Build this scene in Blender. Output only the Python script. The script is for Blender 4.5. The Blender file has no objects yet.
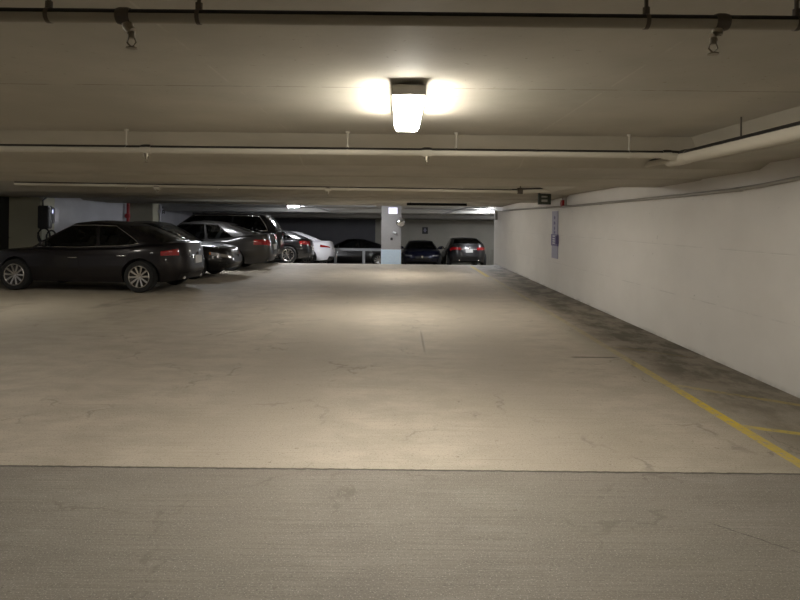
import bpy, bmesh, math, random
from mathutils import Vector, Matrix
random.seed(4)
C = bpy.context.scene.collection
PI = math.pi

# ------------------------------------------------------------------ render look
sc = bpy.context.scene
sc.view_settings.view_transform = 'Standard'
sc.view_settings.look = 'None'
sc.view_settings.gamma = 1
sc.view_settings.use_curve_mapping = False
sc.view_settings.exposure = 1.45
w = bpy.data.worlds.new('world'); sc.world = w; w.use_nodes = True
w.node_tree.nodes['Background'].inputs[0].default_value = (0.02, 0.02, 0.025, 1)
w.node_tree.nodes['Background'].inputs[1].default_value = 0.1

# ------------------------------------------------------------------ node helper
class NT:
    def __init__(s, name):
        s.m = bpy.data.materials.new(name); s.m.use_nodes = True
        s.t = s.m.node_tree; s.n = s.t.nodes; s.l = s.t.links
        s.b = s.n['Principled BSDF']; s.out = s.n['Material Output']
    def put(s, sock, v):
        if isinstance(v, bpy.types.NodeSocket): s.l.new(v, sock)
        elif v is not None: sock.default_value = v
    def math(s, op, a, b=None, c=None, clamp=False):
        n = s.n.new('ShaderNodeMath'); n.operation = op; n.use_clamp = clamp
        s.put(n.inputs[0], a); s.put(n.inputs[1], b); s.put(n.inputs[2], c)
        return n.outputs[0]
    def mix(s, f, a, b, mode='MIX'):
        n = s.n.new('ShaderNodeMix'); n.data_type = 'RGBA'; n.blend_type = mode
        s.put(n.inputs[0], f)
        for i, v in ((6, a), (7, b)):
            if isinstance(v, tuple) and len(v) == 3: v = v + (1,)
            s.put(n.inputs[i], v)
        return n.outputs[2]
    def xyz(s):
        g = s.n.new('ShaderNodeNewGeometry'); p = s.n.new('ShaderNodeSeparateXYZ')
        s.l.new(g.outputs['Position'], p.inputs[0]); return g, p.outputs
    def noise(s, scale, stretch=(1, 1, 1), detail=4, rough=.6, vec=None):
        g = vec or s.n.new('ShaderNodeNewGeometry').outputs['Position']
        mp = s.n.new('ShaderNodeMapping'); mp.inputs['Scale'].default_value = stretch
        s.l.new(g, mp.inputs[0])
        n = s.n.new('ShaderNodeTexNoise'); n.inputs['Scale'].default_value = scale
        n.inputs['Detail'].default_value = detail; n.inputs['Roughness'].default_value = rough
        s.l.new(mp.outputs[0], n.inputs['Vector']); return n.outputs[0]
    def ramp(s, v, lo, hi):   # clamp01((v-lo)/(hi-lo))
        n = s.n.new('ShaderNodeMapRange'); n.inputs[1].default_value = lo; n.inputs[2].default_value = hi
        n.interpolation_type = 'SMOOTHSTEP'
        s.l.new(v, n.inputs[0]); return n.outputs[0]
    def band(s, v, c, h, soft):   # 1 inside |v-c|<h
        d = s.math('ABSOLUTE', s.math('SUBTRACT', v, c))
        return s.math('SUBTRACT', 1.0, s.ramp(d, h - soft, h + soft))
    def mul(s, a, b): return s.math('MULTIPLY', a, b)
    def bump(s, h, strength=.3, dist=.01):
        n = s.n.new('ShaderNodeBump'); n.inputs['Strength'].default_value = strength
        n.inputs['Distance'].default_value = dist; s.l.new(h, n.inputs['Height'])
        s.l.new(n.outputs[0], s.b.inputs['Normal'])

def simple(name, col, rough=.5, metal=0, coat=0, emit=None, estr=0, vary=.12, scale=12, spec=.5):
    t = NT(name); b = t.b
    nz = t.noise(scale)
    lo = tuple(x * (1 - vary) for x in col); hi = tuple(min(1, x * (1 + vary)) for x in col)
    t.l.new(t.mix(nz, lo, hi), b.inputs['Base Color'])
    b.inputs['Roughness'].default_value = rough; b.inputs['Metallic'].default_value = metal
    b.inputs['Coat Weight'].default_value = coat; b.inputs['Coat Roughness'].default_value = .04
    b.inputs['Specular IOR Level'].default_value = spec
    if emit:
        b.inputs['Emission Color'].default_value = emit + (1,); b.inputs['Emission Strength'].default_value = estr
    return t.m

def paint(name, col, metal=.4, rough=.35):
    return simple(name, col, rough, metal, coat=.6, vary=.04, scale=40, spec=.35)

def glass_mat(name, tint, gl=.9):
    t = NT(name); t.n.remove(t.b)
    tr = t.n.new('ShaderNodeBsdfTransparent'); tr.inputs[0].default_value = tint + (1,)
    gs = t.n.new('ShaderNodeBsdfGlossy'); gs.inputs['Roughness'].default_value = .03
    gs.inputs[0].default_value = (gl, gl, gl, 1)
    fr = t.n.new('ShaderNodeFresnel'); fr.inputs[0].default_value = 1.5
    mx = t.n.new('ShaderNodeMixShader')
    t.l.new(fr.outputs[0], mx.inputs[0]); t.l.new(tr.outputs[0], mx.inputs[1]); t.l.new(gs.outputs[0], mx.inputs[2])
    t.l.new(mx.outputs[0], t.out.inputs[0]); return t.m

# ------------------------------------------------------------------ surface materials
def floor_mat():
    t = NT('floor_concrete'); g, (x, y, z) = t.xyz()
    big = t.noise(.35, (1, .8, 1), 5); mid = t.noise(2.2, (1, 1.6, 1), 6, .65)
    fine = t.noise(60, (1, 1.3, 1), 3, .7); streak = t.noise(9, (.12, 6, 1), 5, .7)
    broom = t.noise(26, (.05, 4.5, 1), 4, .7)
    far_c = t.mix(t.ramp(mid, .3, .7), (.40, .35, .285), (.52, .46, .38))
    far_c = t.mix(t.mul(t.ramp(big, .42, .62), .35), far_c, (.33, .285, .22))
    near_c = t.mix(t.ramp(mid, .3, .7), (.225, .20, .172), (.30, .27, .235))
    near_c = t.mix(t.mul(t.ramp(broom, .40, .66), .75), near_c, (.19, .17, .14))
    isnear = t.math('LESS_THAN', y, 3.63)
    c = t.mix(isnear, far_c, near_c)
    # aggregate pits and pale grains
    sp = t.noise(95, (.7, 1.3, 1), 3, .6)
    c = t.mix(t.mul(t.ramp(sp, .58, .68), .7), c, (.10, .09, .075))
    sp2 = t.noise(130, (1, 1, 1), 2, .6)
    c = t.mix(t.mul(t.ramp(sp2, .58, .68), .5), c, (.68, .64, .56))
    c = t.mix(t.mul(t.mul(t.ramp(streak, .52, .75), .4), t.math('SUBTRACT', 1.0, isnear)), c, (.2, .17, .125))
    # grime along the wall; floor darker towards the left bays
    wob = t.math('ADD', x, t.mul(t.math('SUBTRACT', mid, .5), .5))
    grime = t.mul(t.ramp(wob, 2.15, 3.0), t.math('ADD', .55, t.mul(t.ramp(y, 3.6, 7.5), .35)))
    c = t.mix(t.mul(grime, t.math('ADD', .72, t.mul(t.ramp(t.noise(2.6, (1, .6, 1), 5, .7), .4, .6), .42))), c, (.085, .07, .046))
    bay = t.mul(t.ramp(t.mul(wob, -1.0), 3.2, 5.5), .62)
    c = t.mix(bay, c, (.22, .19, .14))
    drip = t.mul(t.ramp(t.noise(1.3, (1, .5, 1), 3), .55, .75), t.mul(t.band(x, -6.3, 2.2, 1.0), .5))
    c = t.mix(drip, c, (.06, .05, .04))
    # tyre tracks polished darker
    tr = t.math('ADD', t.band(x, -1.0, .45, .3), t.band(x, 1.15, .4, .3))
    c = t.mix(t.mul(t.mul(tr, .2), t.ramp(mid, .35, .6)), c, (.17, .145, .11))
    # joints and cracks
    wy = t.math('ADD', y, t.mul(t.math('SUBTRACT', t.noise(14), .5), .03))
    j = t.band(wy, 3.63, .011, .006)
    j2 = t.mul(t.mul(t.band(wy, 6.75, .03, .01), t.band(x, 2.2, .25, .05)), .8)
    j3 = t.mul(t.mul(t.band(t.math('ADD', x, t.mul(y, .0)), .3, .012, .01), t.band(y, 7.6, .6, .3)), .5)
    # diagonal crack bottom right
    dc = t.mul(t.band(t.math('ADD', t.math('ADD', y, t.mul(x, .95)), t.mul(t.math('SUBTRACT', t.noise(20), .5), .05)), 4.52, .004, .003),
               t.mul(t.band(x, 1.72, .14, .03), .9))
    jj = t.math('MAXIMUM', t.math('MAXIMUM', j, j2), t.math('MAXIMUM', j3, dc))
    c = t.mix(t.mul(jj, .85), c, (.05, .042, .032))
    vo = t.n.new('ShaderNodeTexVoronoi'); vo.feature = 'DISTANCE_TO_EDGE'; vo.inputs['Scale'].default_value = .75
    cx = t.n.new('ShaderNodeCombineXYZ'); t.put(cx.inputs[0], t.math('ADD', x, t.mul(t.noise(3.5), .5))); t.put(cx.inputs[1], t.math('ADD', y, t.mul(t.noise(4.5, (1, 1, 2)), .5)))
    t.l.new(cx.outputs[0], vo.inputs['Vector'])
    ck = t.mul(t.math('SUBTRACT', 1.0, t.ramp(vo.outputs[0], .002, .012)), t.ramp(t.noise(1.1), .48, .6))
    c = t.mix(t.mul(ck, .38), c, (.12, .10, .075))
    spot = t.mul(t.ramp(t.noise(17, (1, 1, 1), 2), .70, .74), .55)
    c = t.mix(spot, c, (.16, .13, .10))
    # yellow lines, worn
    wear = t.noise(18, (1, 1, 1), 5, .75); wear2 = t.noise(2.5, (1, .4, 1), 4)
    fade = t.math('SUBTRACT', 1.0, t.mul(t.ramp(y, 4.9, 7.6), .85))
    worn = t.mul(t.mul(t.ramp(wear, .34, .52), t.math('ADD', .55, t.mul(t.ramp(wear2, .35, .6), .45))), fade)
    ex = t.math('ADD', x, t.mul(t.math('SUBTRACT', wear, .5), .02))
    yl = t.mul(t.band(ex, 2.54, .045, .006), worn)
    def hatch(x0, y0, slope, hw, a):
        d = t.math('SUBTRACT', t.math('SUBTRACT', y, y0), t.mul(t.math('SUBTRACT', x, x0), slope))
        return t.mul(t.mul(t.band(d, 0, hw, .01), t.mul(t.ramp(x, 2.53, 2.56), a)), t.ramp(t.math('ADD', t.mul(wear, .6), t.mul(wear2, .4)), .36, .56))
    hs = t.math('MAXIMUM', hatch(2.54, 4.50, -.45, .04, .6), hatch(2.54, 5.65, -.75, .05, .28))
    hs = t.math('MAXIMUM', hs, hatch(2.54, 7.4, -.75, .05, .07))
    diag = t.mul(t.mul(t.band(x, 2.47, .06, .02), t.band(y, 18.7, 2.0, .3)), t.mul(t.ramp(wear, .3, .5), .6))
    yl = t.math('MAXIMUM', t.math('MAXIMUM', yl, hs), diag)
    c = t.mix(yl, c, t.mix(wear2, (.60, .43, .015), (.75, .56, .03)))
    # bay stripes on the left, barely left
    st = t.math('MAXIMUM', t.band(y, 11.85, .05, .02), t.band(y, 14.55, .05, .02))
    st = t.mul(t.mul(st, t.ramp(t.mul(x, -1.0), 4.2, 4.4)), t.mul(t.ramp(wear, .4, .6), .5))
    c = t.mix(st, c, (.42, .38, .25))
    t.l.new(c, t.b.inputs['Base Color'])
    t.l.new(t.math('ADD', .62, t.mul(mid, .25)), t.b.inputs['Roughness'])
    h = t.math('ADD', t.mul(fine, .5), t.mul(t.mul(broom, isnear), .7))
    t.bump(t.math('SUBTRACT', h, t.mul(jj, 2.0)), .35, .004)
    return t.m

def ceil_mat():
    t = NT('ceiling_paint'); g, (x, y, z) = t.xyz()
    big = t.noise(.8, (1, 1, 1), 5); mid = t.noise(7, (1, 1, 1), 5, .65)
    c = t.mix(t.ramp(big, .3, .7), (.36, .335, .275), (.45, .42, .35))
    wy = t.math('ADD', y, t.mul(t.math('SUBTRACT', t.noise(9), .5), .015))
    seam = t.mul(t.band(wy, 3.40, .006, .005), t.ramp(t.noise(6, (1, .1, 1)), .38, .55))
    c = t.mix(t.mul(seam, .75), c, (.12, .10, .07))
    ls = t.math('MAXIMUM', t.band(x, 1.16, .006, .004), t.band(x, -.95, .006, .004))
    c = t.mix(t.mul(t.mul(ls, t.ramp(t.noise(2.2), .45, .55)), .5), c, (.5, .47, .4))
    pit = t.mul(t.ramp(t.noise(28, (1, 1, 1), 2), .68, .76), t.band(y, 3.1, .7, .4))
    c = t.mix(t.mul(pit, .6), c, (.2, .17, .12))
    t.l.new(c, t.b.inputs['Base Color']); t.b.inputs['Roughness'].default_value = .75
    t.bump(t.math('ADD', t.mul(mid, .5), t.mul(t.noise(2.5, (.3, 1.5, 1)), .8)), .3, .012)
    return t.m

def wall_mat(name, a, b, rough=.6, blocks=True):
    t = NT(name); g, (x, y, z) = t.xyz()
    big = t.noise(.7, (1, 1, 1.4), 5); mid = t.noise(5, (1, 1, 1), 5, .65)
    c = t.mix(t.ramp(big, .3, .7), a, b)
    pit = t.ramp(t.noise(11, (1, 1, 1), 2), .73, .79)
    c = t.mix(t.mul(pit, .5), c, tuple(v * .45 for v in a))
    scuff = t.mul(t.math('SUBTRACT', 1.0, t.ramp(z, .0, .06)), t.ramp(t.noise(3, (1, 1, .2)), .35, .7))
    c = t.mix(t.mul(scuff, .45), c, tuple(v * .3 for v in a))
    if blocks:
        zz = t.math('ADD', z, t.mul(t.math('SUBTRACT', t.noise(4), .5), .01))
        jl = t.math('MAXIMUM', t.band(zz, .62, .006, .005), t.band(zz, 1.24, .005, .005))
        jl = t.mul(jl, t.ramp(t.noise(1.7), .42, .6))
        c = t.mix(t.mul(jl, .3), c, tuple(v * .55 for v in a))
        h = t.math('SUBTRACT', t.mul(mid, .5), jl)
    else: h = mid
    t.l.new(c, t.b.inputs['Base Color']); t.b.inputs['Roughness'].default_value = rough
    t.bump(h, .3, .008)
    return t.m

def pipe_mat(name, under, top, th=.33):
    t = NT(name); g, p = t.xyz()
    sn = t.n.new('ShaderNodeSeparateXYZ'); t.l.new(g.outputs['Normal'], sn.inputs[0])
    v = t.math('ADD', sn.outputs[2], t.mul(t.math('SUBTRACT', t.noise(15), .5), .12))
    t.l.new(t.mix(t.ramp(v, th, th+.08), under, top), t.b.inputs['Base Color'])
    t.b.inputs['Roughness'].default_value = .6
    return t.m

M = {}
M['floor'] = floor_mat(); M['ceiling'] = ceil_mat()
M['wall'] = wall_mat('wall_white_paint', (.63, .605, .57), (.69, .665, .63))
M['wall_cool_lit'] = wall_mat('bay_wall_cool_lit', (.50, .51, .56), (.60, .61, .66), blocks=False)  # bluish cast of the cool light put into the wall colour
M['pilaster'] = wall_mat('pilaster_beige_paint', (.40, .39, .30), (.46, .45, .35), blocks=False)
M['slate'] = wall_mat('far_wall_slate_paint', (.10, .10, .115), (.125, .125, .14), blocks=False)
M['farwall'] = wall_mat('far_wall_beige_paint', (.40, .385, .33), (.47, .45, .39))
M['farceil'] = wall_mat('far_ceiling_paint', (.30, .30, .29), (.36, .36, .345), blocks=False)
M['pipe'] = pipe_mat('pipe_oversprayed', (.46, .425, .35), (.012, .010, .009))
M['pipe_dim'] = pipe_mat('pipe_oversprayed_thin', (.30, .27, .21), (.006, .005, .005), .12)
M['hanger'] = simple('hanger_steel', (.10, .085, .07), .5, .6)
M['brass'] = simple('sprinkler_metal', (.25, .22, .17), .4, .8)
M['conduit'] = simple('conduit_metal', (.34, .325, .29), .45, .5)
M['black'] = simple('black_plastic', (.012, .012, .013), .45)
M['matt_black'] = simple('matt_black_bar', (.003, .003, .003), .9, spec=.05)
M['rubber'] = simple('tyre_rubber', (.012, .012, .012), .85)
M['alloy'] = simple('wheel_alloy', (.62, .60, .58), .25, .9)
M['alloy_dark'] = simple('wheel_alloy_grey', (.22, .22, .23), .3, .9)
M['chrome'] = simple('chrome_trim', (.8, .8, .8), .12, 1)
M['seat'] = simple('seat_fabric', (.05, .047, .045), .9)
M['seat_grey'] = simple('seat_fabric_grey', (.16, .15, .14), .9)
M['cabin'] = simple('cabin_trim', (.01, .01, .01), .9)
M['glass'] = glass_mat('car_glass_tinted', (.30, .32, .32))
M['glass_dark'] = glass_mat('car_glass_privacy', (.05, .055, .06))
M['red_lens'] = simple('tail_light_lens', (.30, .006, .008), .15, 0, coat=1)
M['lamp_lens'] = simple('headlight_lens', (.50, .50, .52), .12, .6, coat=1)
M['amber'] = simple('amber_marker', (.75, .22, .03), .2, 0, coat=1)
M['plate'] = simple('plate_white', (.60, .60, .60), .35)
M['mirror'] = simple('mirror_glass', (.75, .75, .75), .05, 1)
M['lens'] = simple('lamp_diffuser', (.9, .9, .9), .4, emit=(1, .945, .84), estr=34)
M['lens_cool'] = simple('lamp_diffuser_cool', (.9, .9, .9), .4, emit=(.96, .97, 1), estr=150)
M['lens_bay'] = simple('lamp_diffuser_bay', (.9, .9, .9), .4, emit=(.90, .94, 1), estr=34)
M['lens_dim'] = simple('lamp_diffuser_dim', (.9, .9, .9), .4, emit=(1, .945, .84), estr=17)  # weaker emission than the aisle diffuser
M['housing'] = simple('lamp_housing', (.42, .40, .36), .45, .3)
M['red'] = simple('red_enamel', (.36, .02, .025), .4)
M['white'] = simple('white_enamel', (.7, .7, .7), .4)
M['signlit'] = simple('backlit_sign_panel', (.8, .8, .85), .4, emit=(.82, .76, 1), estr=.42)
M['sign_lav'] = simple('sign_lavender', (.33, .32, .42), .5)
M['sign_pur'] = simple('sign_purple', (.12, .10, .22), .5)
M['sign_white'] = simple('sign_pale', (.55, .55, .62), .5)
M['greenblack'] = simple('dark_green_casing', (.028, .034, .026), .5)
M['column'] = simple('column_paint', (.37, .36, .36), .6)
M['column_blue_lit'] = simple('column_lower_blue_light', (.66, .80, 1.0), .5)  # blue light on the column's lower half, put into its colour
M['steel'] = simple('galvanised_rail', (.34, .35, .37), .5, .4)
M['door'] = simple('door_dark_paint', (.02, .02, .02), .6)

# ------------------------------------------------------------------ mesh helpers
def link(name, me, m=None, parent=None):
    o = bpy.data.objects.new(name, me); C.objects.link(o)
    if m is not None:
        for x in (m if isinstance(m, list) else [m]): me.materials.append(x)
    if parent: o.parent = parent
    return o
def obj(name, bm, m, parent=None, smooth=None, loc=None):
    me = bpy.data.meshes.new(name)
    bmesh.ops.recalc_face_normals(bm, faces=bm.faces[:])
    bm.to_mesh(me); bm.free()
    if smooth is not None:
        for p in me.polygons: p.use_smooth = True
        me.set_sharp_from_angle(angle=math.radians(smooth))
    o = link(name, me, m, parent)
    if loc: o.location = loc
    return o
def box(bm, x0, x1, y0, y1, z0, z1, bev=0, mi=0):
    r = bmesh.ops.create_cube(bm, size=1)
    for v in r['verts']:
        v.co = Vector(((x0+x1)/2 + v.co.x*(x1-x0), (y0+y1)/2 + v.co.y*(y1-y0), (z0+z1)/2 + v.co.z*(z1-z0)))
    fs = set(f for v in r['verts'] for f in v.link_faces)
    for f in fs: f.material_index = mi
    if bev:
        es = list(set(e for v in r['verts'] for e in v.link_edges))
        bmesh.ops.bevel(bm, geom=es, offset=bev, segments=2, affect='EDGES')
    return bm
def tube(bm, pts, r, n=12, cap=True):
    pts = [Vector(p) for p in pts]; rings = []
    for i, p in enumerate(pts):
        a = pts[max(i-1, 0)]; b = pts[min(i+1, len(pts)-1)]
        d = (b-a).normalized()
        up = Vector((0, 0, 1)) if abs(d.z) < .95 else Vector((1, 0, 0))
        u = d.cross(up).normalized(); v = u.cross(d).normalized()
        rr = r[i] if isinstance(r, (list, tuple)) else r
        rings.append([bm.verts.new(p + (u*math.cos(2*PI*k/n) + v*math.sin(2*PI*k/n))*rr) for k in range(n)])
    for A, B in zip(rings, rings[1:]):
        for k in range(n): bm.faces.new((A[k], A[(k+1) % n], B[(k+1) % n], B[k]))
    if cap: bm.faces.new(rings[0]); bm.faces.new(rings[-1])
    return bm
def prism(bm, prof, x0, x1):   # (y,z) polygon extruded along X
    A = [bm.verts.new((x0, y, z)) for y, z in prof]; B = [bm.verts.new((x1, y, z)) for y, z in prof]
    n = len(prof)
    for k in range(n): bm.faces.new((A[k], A[(k+1) % n], B[(k+1) % n], B[k]))
    bm.faces.new(A); bm.faces.new(B); return bm
def lathe(bm, prof, n=32, axis='Y'):  # prof: (r, h)
    rings = []
    for r, h in prof:
        ring = []
        for k in range(n):
            a = 2*PI*k/n; c, s = r*math.cos(a), r*math.sin(a)
            ring.append(bm.verts.new((c, h, s) if axis == 'Y' else (c, s, h)))
        rings.append(ring)
    for A, B in zip(rings, rings[1:]):
        for k in range(n): bm.faces.new((A[k], A[(k+1) % n], B[(k+1) % n], B[k]))
    return bm
def empty(name, loc=(0, 0, 0), rz=0):
    o = bpy.data.objects.new(name, None); C.objects.link(o); o.location = loc; o.rotation_euler = (0, 0, rz)
    o.empty_display_size = .1; return o
def tag(o, label, cat, group=None):
    o['label'] = label; o['category'] = cat
    if group: o['group'] = group
    return o
def struct(name, bm, m, parent=None, **k):
    o = obj(name, bm, m, parent, **k); o['kind'] = 'structure'; return o
def copy_tree(o, parent=None):
    c = o.copy(); C.objects.link(c); c.parent = parent
    for ch in list(o.children): copy_tree(ch, c)
    return c

# ------------------------------------------------------------------ THE SETTING
WX = 3.5        # right wall
LX = -10.0      # left wall
YF = 33.0       # far wall
RX = 9.0
def prof_z(y):  # floor height
    if y < 20.6: return 0
    if y < 22.4: t = (y-20.6)/1.8; return -.09*1.8/2*t*t
    return -.081 - (y-22.4)*.09
ys = [-6, 0, 8, 16, 20.6] + [20.6 + .2*i for i in range(1, 10)] + [25, 28, 31, YF+.3]
bm = bmesh.new()
prism(bm, [(y, prof_z(y)) for y in ys] + [(YF+.3, -1.6), (-6, -1.6)], LX-.8, RX+.3)
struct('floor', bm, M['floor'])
# slab, beams, longitudinal drop
bm = bmesh.new()
CZ = 2.26
box(bm, LX-.8, WX+.3, -6, 20.9, CZ, CZ+.3)
struct('ceiling', bm, M['ceiling'])
for bi, p in enumerate(([(5.15, CZ+.1), (5.2, CZ), (5.85, 2.045), (6.95, 2.035), (7.0, 2.02), (8.25, 2.01), (8.3, CZ+.1)],
          [(11.85, CZ+.1), (11.9, CZ), (12.55, 2.06), (13.6, 2.05), (13.62, 2.035), (15.6, 2.035), (15.65, CZ+.1)],
          [(18.4, CZ+.1), (18.45, CZ), (18.9, 2.09), (20.3, 2.08), (20.35, 2.06), (20.9, 2.06), (20.95, CZ+.1)],
          [(-1.5, CZ+.1), (-1.45, CZ), (-.85, 2.04), (.9, 2.03), (.95, CZ+.1)])):
    bm = bmesh.new(); prism(bm, p, LX-.6, WX+.2); struct('trim_%d' % (bi+10), bm, M['ceiling'])
bm = bmesh.new(); prism(bm, [(-6, 0), (20.9, 0), (20.9, 1), (-6, 1)], 0, 1)
for v in bm.verts: v.co = Vector((((2.50 if v.co.z > .5 else 2.86) if v.co.x < .5 else WX+.2), v.co.y, 2.268 if v.co.z > .5 else 2.1))
bmesh.ops.recalc_face_normals(bm, faces=bm.faces[:]); struct('trim_20', bm, M['ceiling'])
bm = bmesh.new()
prism(bm, [(20.85, 2.28), (YF+.3, 1.62), (YF+.3, 2.0), (20.85, 2.6)], LX-.8, RX+.3)
for y in (25.2, 29.0):
    z = 2.28 - (y-20.85)*.0535
    prism(bm, [(y, z+.05), (y+.1, z-.16), (y+.6, z-.19), (y+.7, z+.05)], LX-.6, RX+.2)
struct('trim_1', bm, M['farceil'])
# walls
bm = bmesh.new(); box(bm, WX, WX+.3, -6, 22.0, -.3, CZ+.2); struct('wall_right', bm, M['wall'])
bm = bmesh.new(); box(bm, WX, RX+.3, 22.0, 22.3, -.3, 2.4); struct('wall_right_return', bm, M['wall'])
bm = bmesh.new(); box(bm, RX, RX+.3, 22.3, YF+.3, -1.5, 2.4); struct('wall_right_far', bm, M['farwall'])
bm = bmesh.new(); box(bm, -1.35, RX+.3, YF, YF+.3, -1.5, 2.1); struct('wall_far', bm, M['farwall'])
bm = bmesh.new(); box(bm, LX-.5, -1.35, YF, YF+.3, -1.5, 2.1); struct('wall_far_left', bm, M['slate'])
bm = bmesh.new(); box(bm, LX-.8, WX+.3, -6.3, -6, -.3, CZ+.2); struct('wall_back', bm, M['wall'])
bm = bmesh.new(); box(bm, LX-.3, LX, -6, YF, -1.3, CZ+.3); struct('wall_left', bm, M['wall_cool_lit'])
for i, (y, wx) in enumerate(((15.55, -9.12), (22.5, -9.15), (29.2, -9.05), (9.3, -9.42), (2.7, -9.42))):
    bm = bmesh.new(); box(bm, LX-.2, wx, y-.3, y+.3, -1.0, CZ+.1, .02)
    struct('trim_%d' % (i+2), bm, M['pilaster'] if i != 2 else M['slate'])
# dark steel door beside the first pilaster
bm = bmesh.new(); box(bm, LX, LX+.06, 14.1, 15.5, 0, 2.15); d = struct('door_1', bm, M['door'])
bm = bmesh.new(); box(bm, LX+.06, LX+.1, 14.1, 14.18, 0, 2.15); box(bm, LX+.06, LX+.1, 15.42, 15.5, 0, 2.15); box(bm, LX+.06, LX+.1, 14.18, 15.42, 2.07, 2.15)
obj('door_frame', bm, M['hanger'], d)
bm = bmesh.new(); tube(bm, [(LX+.06, 15.3, 1.0), (LX+.13, 15.3, 1.0), (LX+.13, 15.15, 1.0)], .012); obj('door_handle', bm, M['chrome'], d)

# ------------------------------------------------------------------ lights
def fixture(lens, label, group, loc, L=1.16, rz=0):
    t = empty('fluorescent_light', loc, rz); tag(t, label, 'ceiling light', group)
    bm = bmesh.new(); box(bm, -.09, .09, -L/2, L/2, -.066, -.025, .004); box(bm, -.07, .07, -L/2+.08, L/2-.08, -.028, .002)
    obj('housing', bm, M['housing'], t)
    bm = bmesh.new()
    sec = [(-.088, -.064), (.088, -.064), (.085, -.10), (.066, -.125), (-.066, -.125), (-.085, -.10)]
    y0, y1 = -L/2+.012, L/2-.012
    A = [bm.verts.new((x, y0, z)) for x, z in sec]; B = [bm.verts.new((x, y1, z)) for x, z in sec]
    for k in range(6): bm.faces.new((A[k], A[(k+1) % 6], B[(k+1) % 6], B[k]))
    bm.faces.new(A); bm.faces.new(B)
    obj('diffuser', bm, lens, t)
    for s in (-1, 1):
        bm = bmesh.new(); box(bm, -.091, .091, s*L/2-.012, s*L/2+.012, -.08, -.025, .003)
        tube(bm, [(0, s*L/2, -.055), (0, s*(L/2+.018), -.055)], .02)
        obj('end_cap', bm, M['housing'], t)
    return t
f0 = fixture(M['lens'], 'glowing white fluorescent ceiling light, nearest of all, hanging in front of the first beam', 'aisle ceiling lights', (.04, 3.72, CZ), 1.0)
for y, lb in ((9.78, 'fluorescent aisle light tucked up in the bay behind the first beam'),
              (16.95, 'fluorescent aisle light tucked up in the bay behind the second beam'),
              (-3.4, 'fluorescent aisle light in the bay behind the camera')):
    c = copy_tree(f0); c.location = (.0, y, CZ); c['label'] = lb
zf = lambda y: 2.28 - (y-20.85)*.0535
f1 = fixture(M['lens_cool'], 'cool white fluorescent light on the far ceiling, left, above the black and white parked cars', 'far ceiling lights', (-4.1, 23.0, zf(23.0)-.02), .42, PI/2-.5)
f2 = copy_tree(f1); f2.location = (3.42, 24.3, zf(24.3)-.02); f2['label'] = 'cool white fluorescent light on the far ceiling, right, beside the end of the white wall'
c = copy_tree(f1); c.location = (-.9, 21.45, 2.21); c.rotation_euler = (0, 0, PI/2); c['label'] = 'unseen cool fill light added for the concrete column and far cars, up behind the third beam'  # lamp added out of sight to brighten the column and far cars
for ch in c.children:
    if ch.name.startswith('diffuser'):
        ch.data = ch.data.copy(); ch.data.materials[0] = M['lens_bay']
f3 = fixture(M['lens_bay'], 'x', 'bay ceiling lights', (-5.4, 17.4, CZ), .6, PI/2); f3['label'] = 'cool white fluorescent light over the left parking bays, up behind the second beam'
f3['group'] = 'bay ceiling lights'
for x, y, lb in ((-6.2, 3.6, 'fluorescent light over the left bays in line with the nearest aisle light'),):
    c = copy_tree(f0); c.location = (x, y, CZ); c['label'] = lb; c['group'] = 'bay ceiling lights'
fixture(M['lens_dim'], 'dim fluorescent light over the left bays tucked up behind the first beam', 'bay ceiling lights', (-6.6, 9.78, CZ), 1.0)
c = copy_tree(f1); c.location = (6.3, 26.5, zf(26.5)-.02); c['label'] = 'unseen cool fill light added on the far ceiling round the corner of the white wall'  # another unseen lamp, added to brighten the far right side

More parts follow.
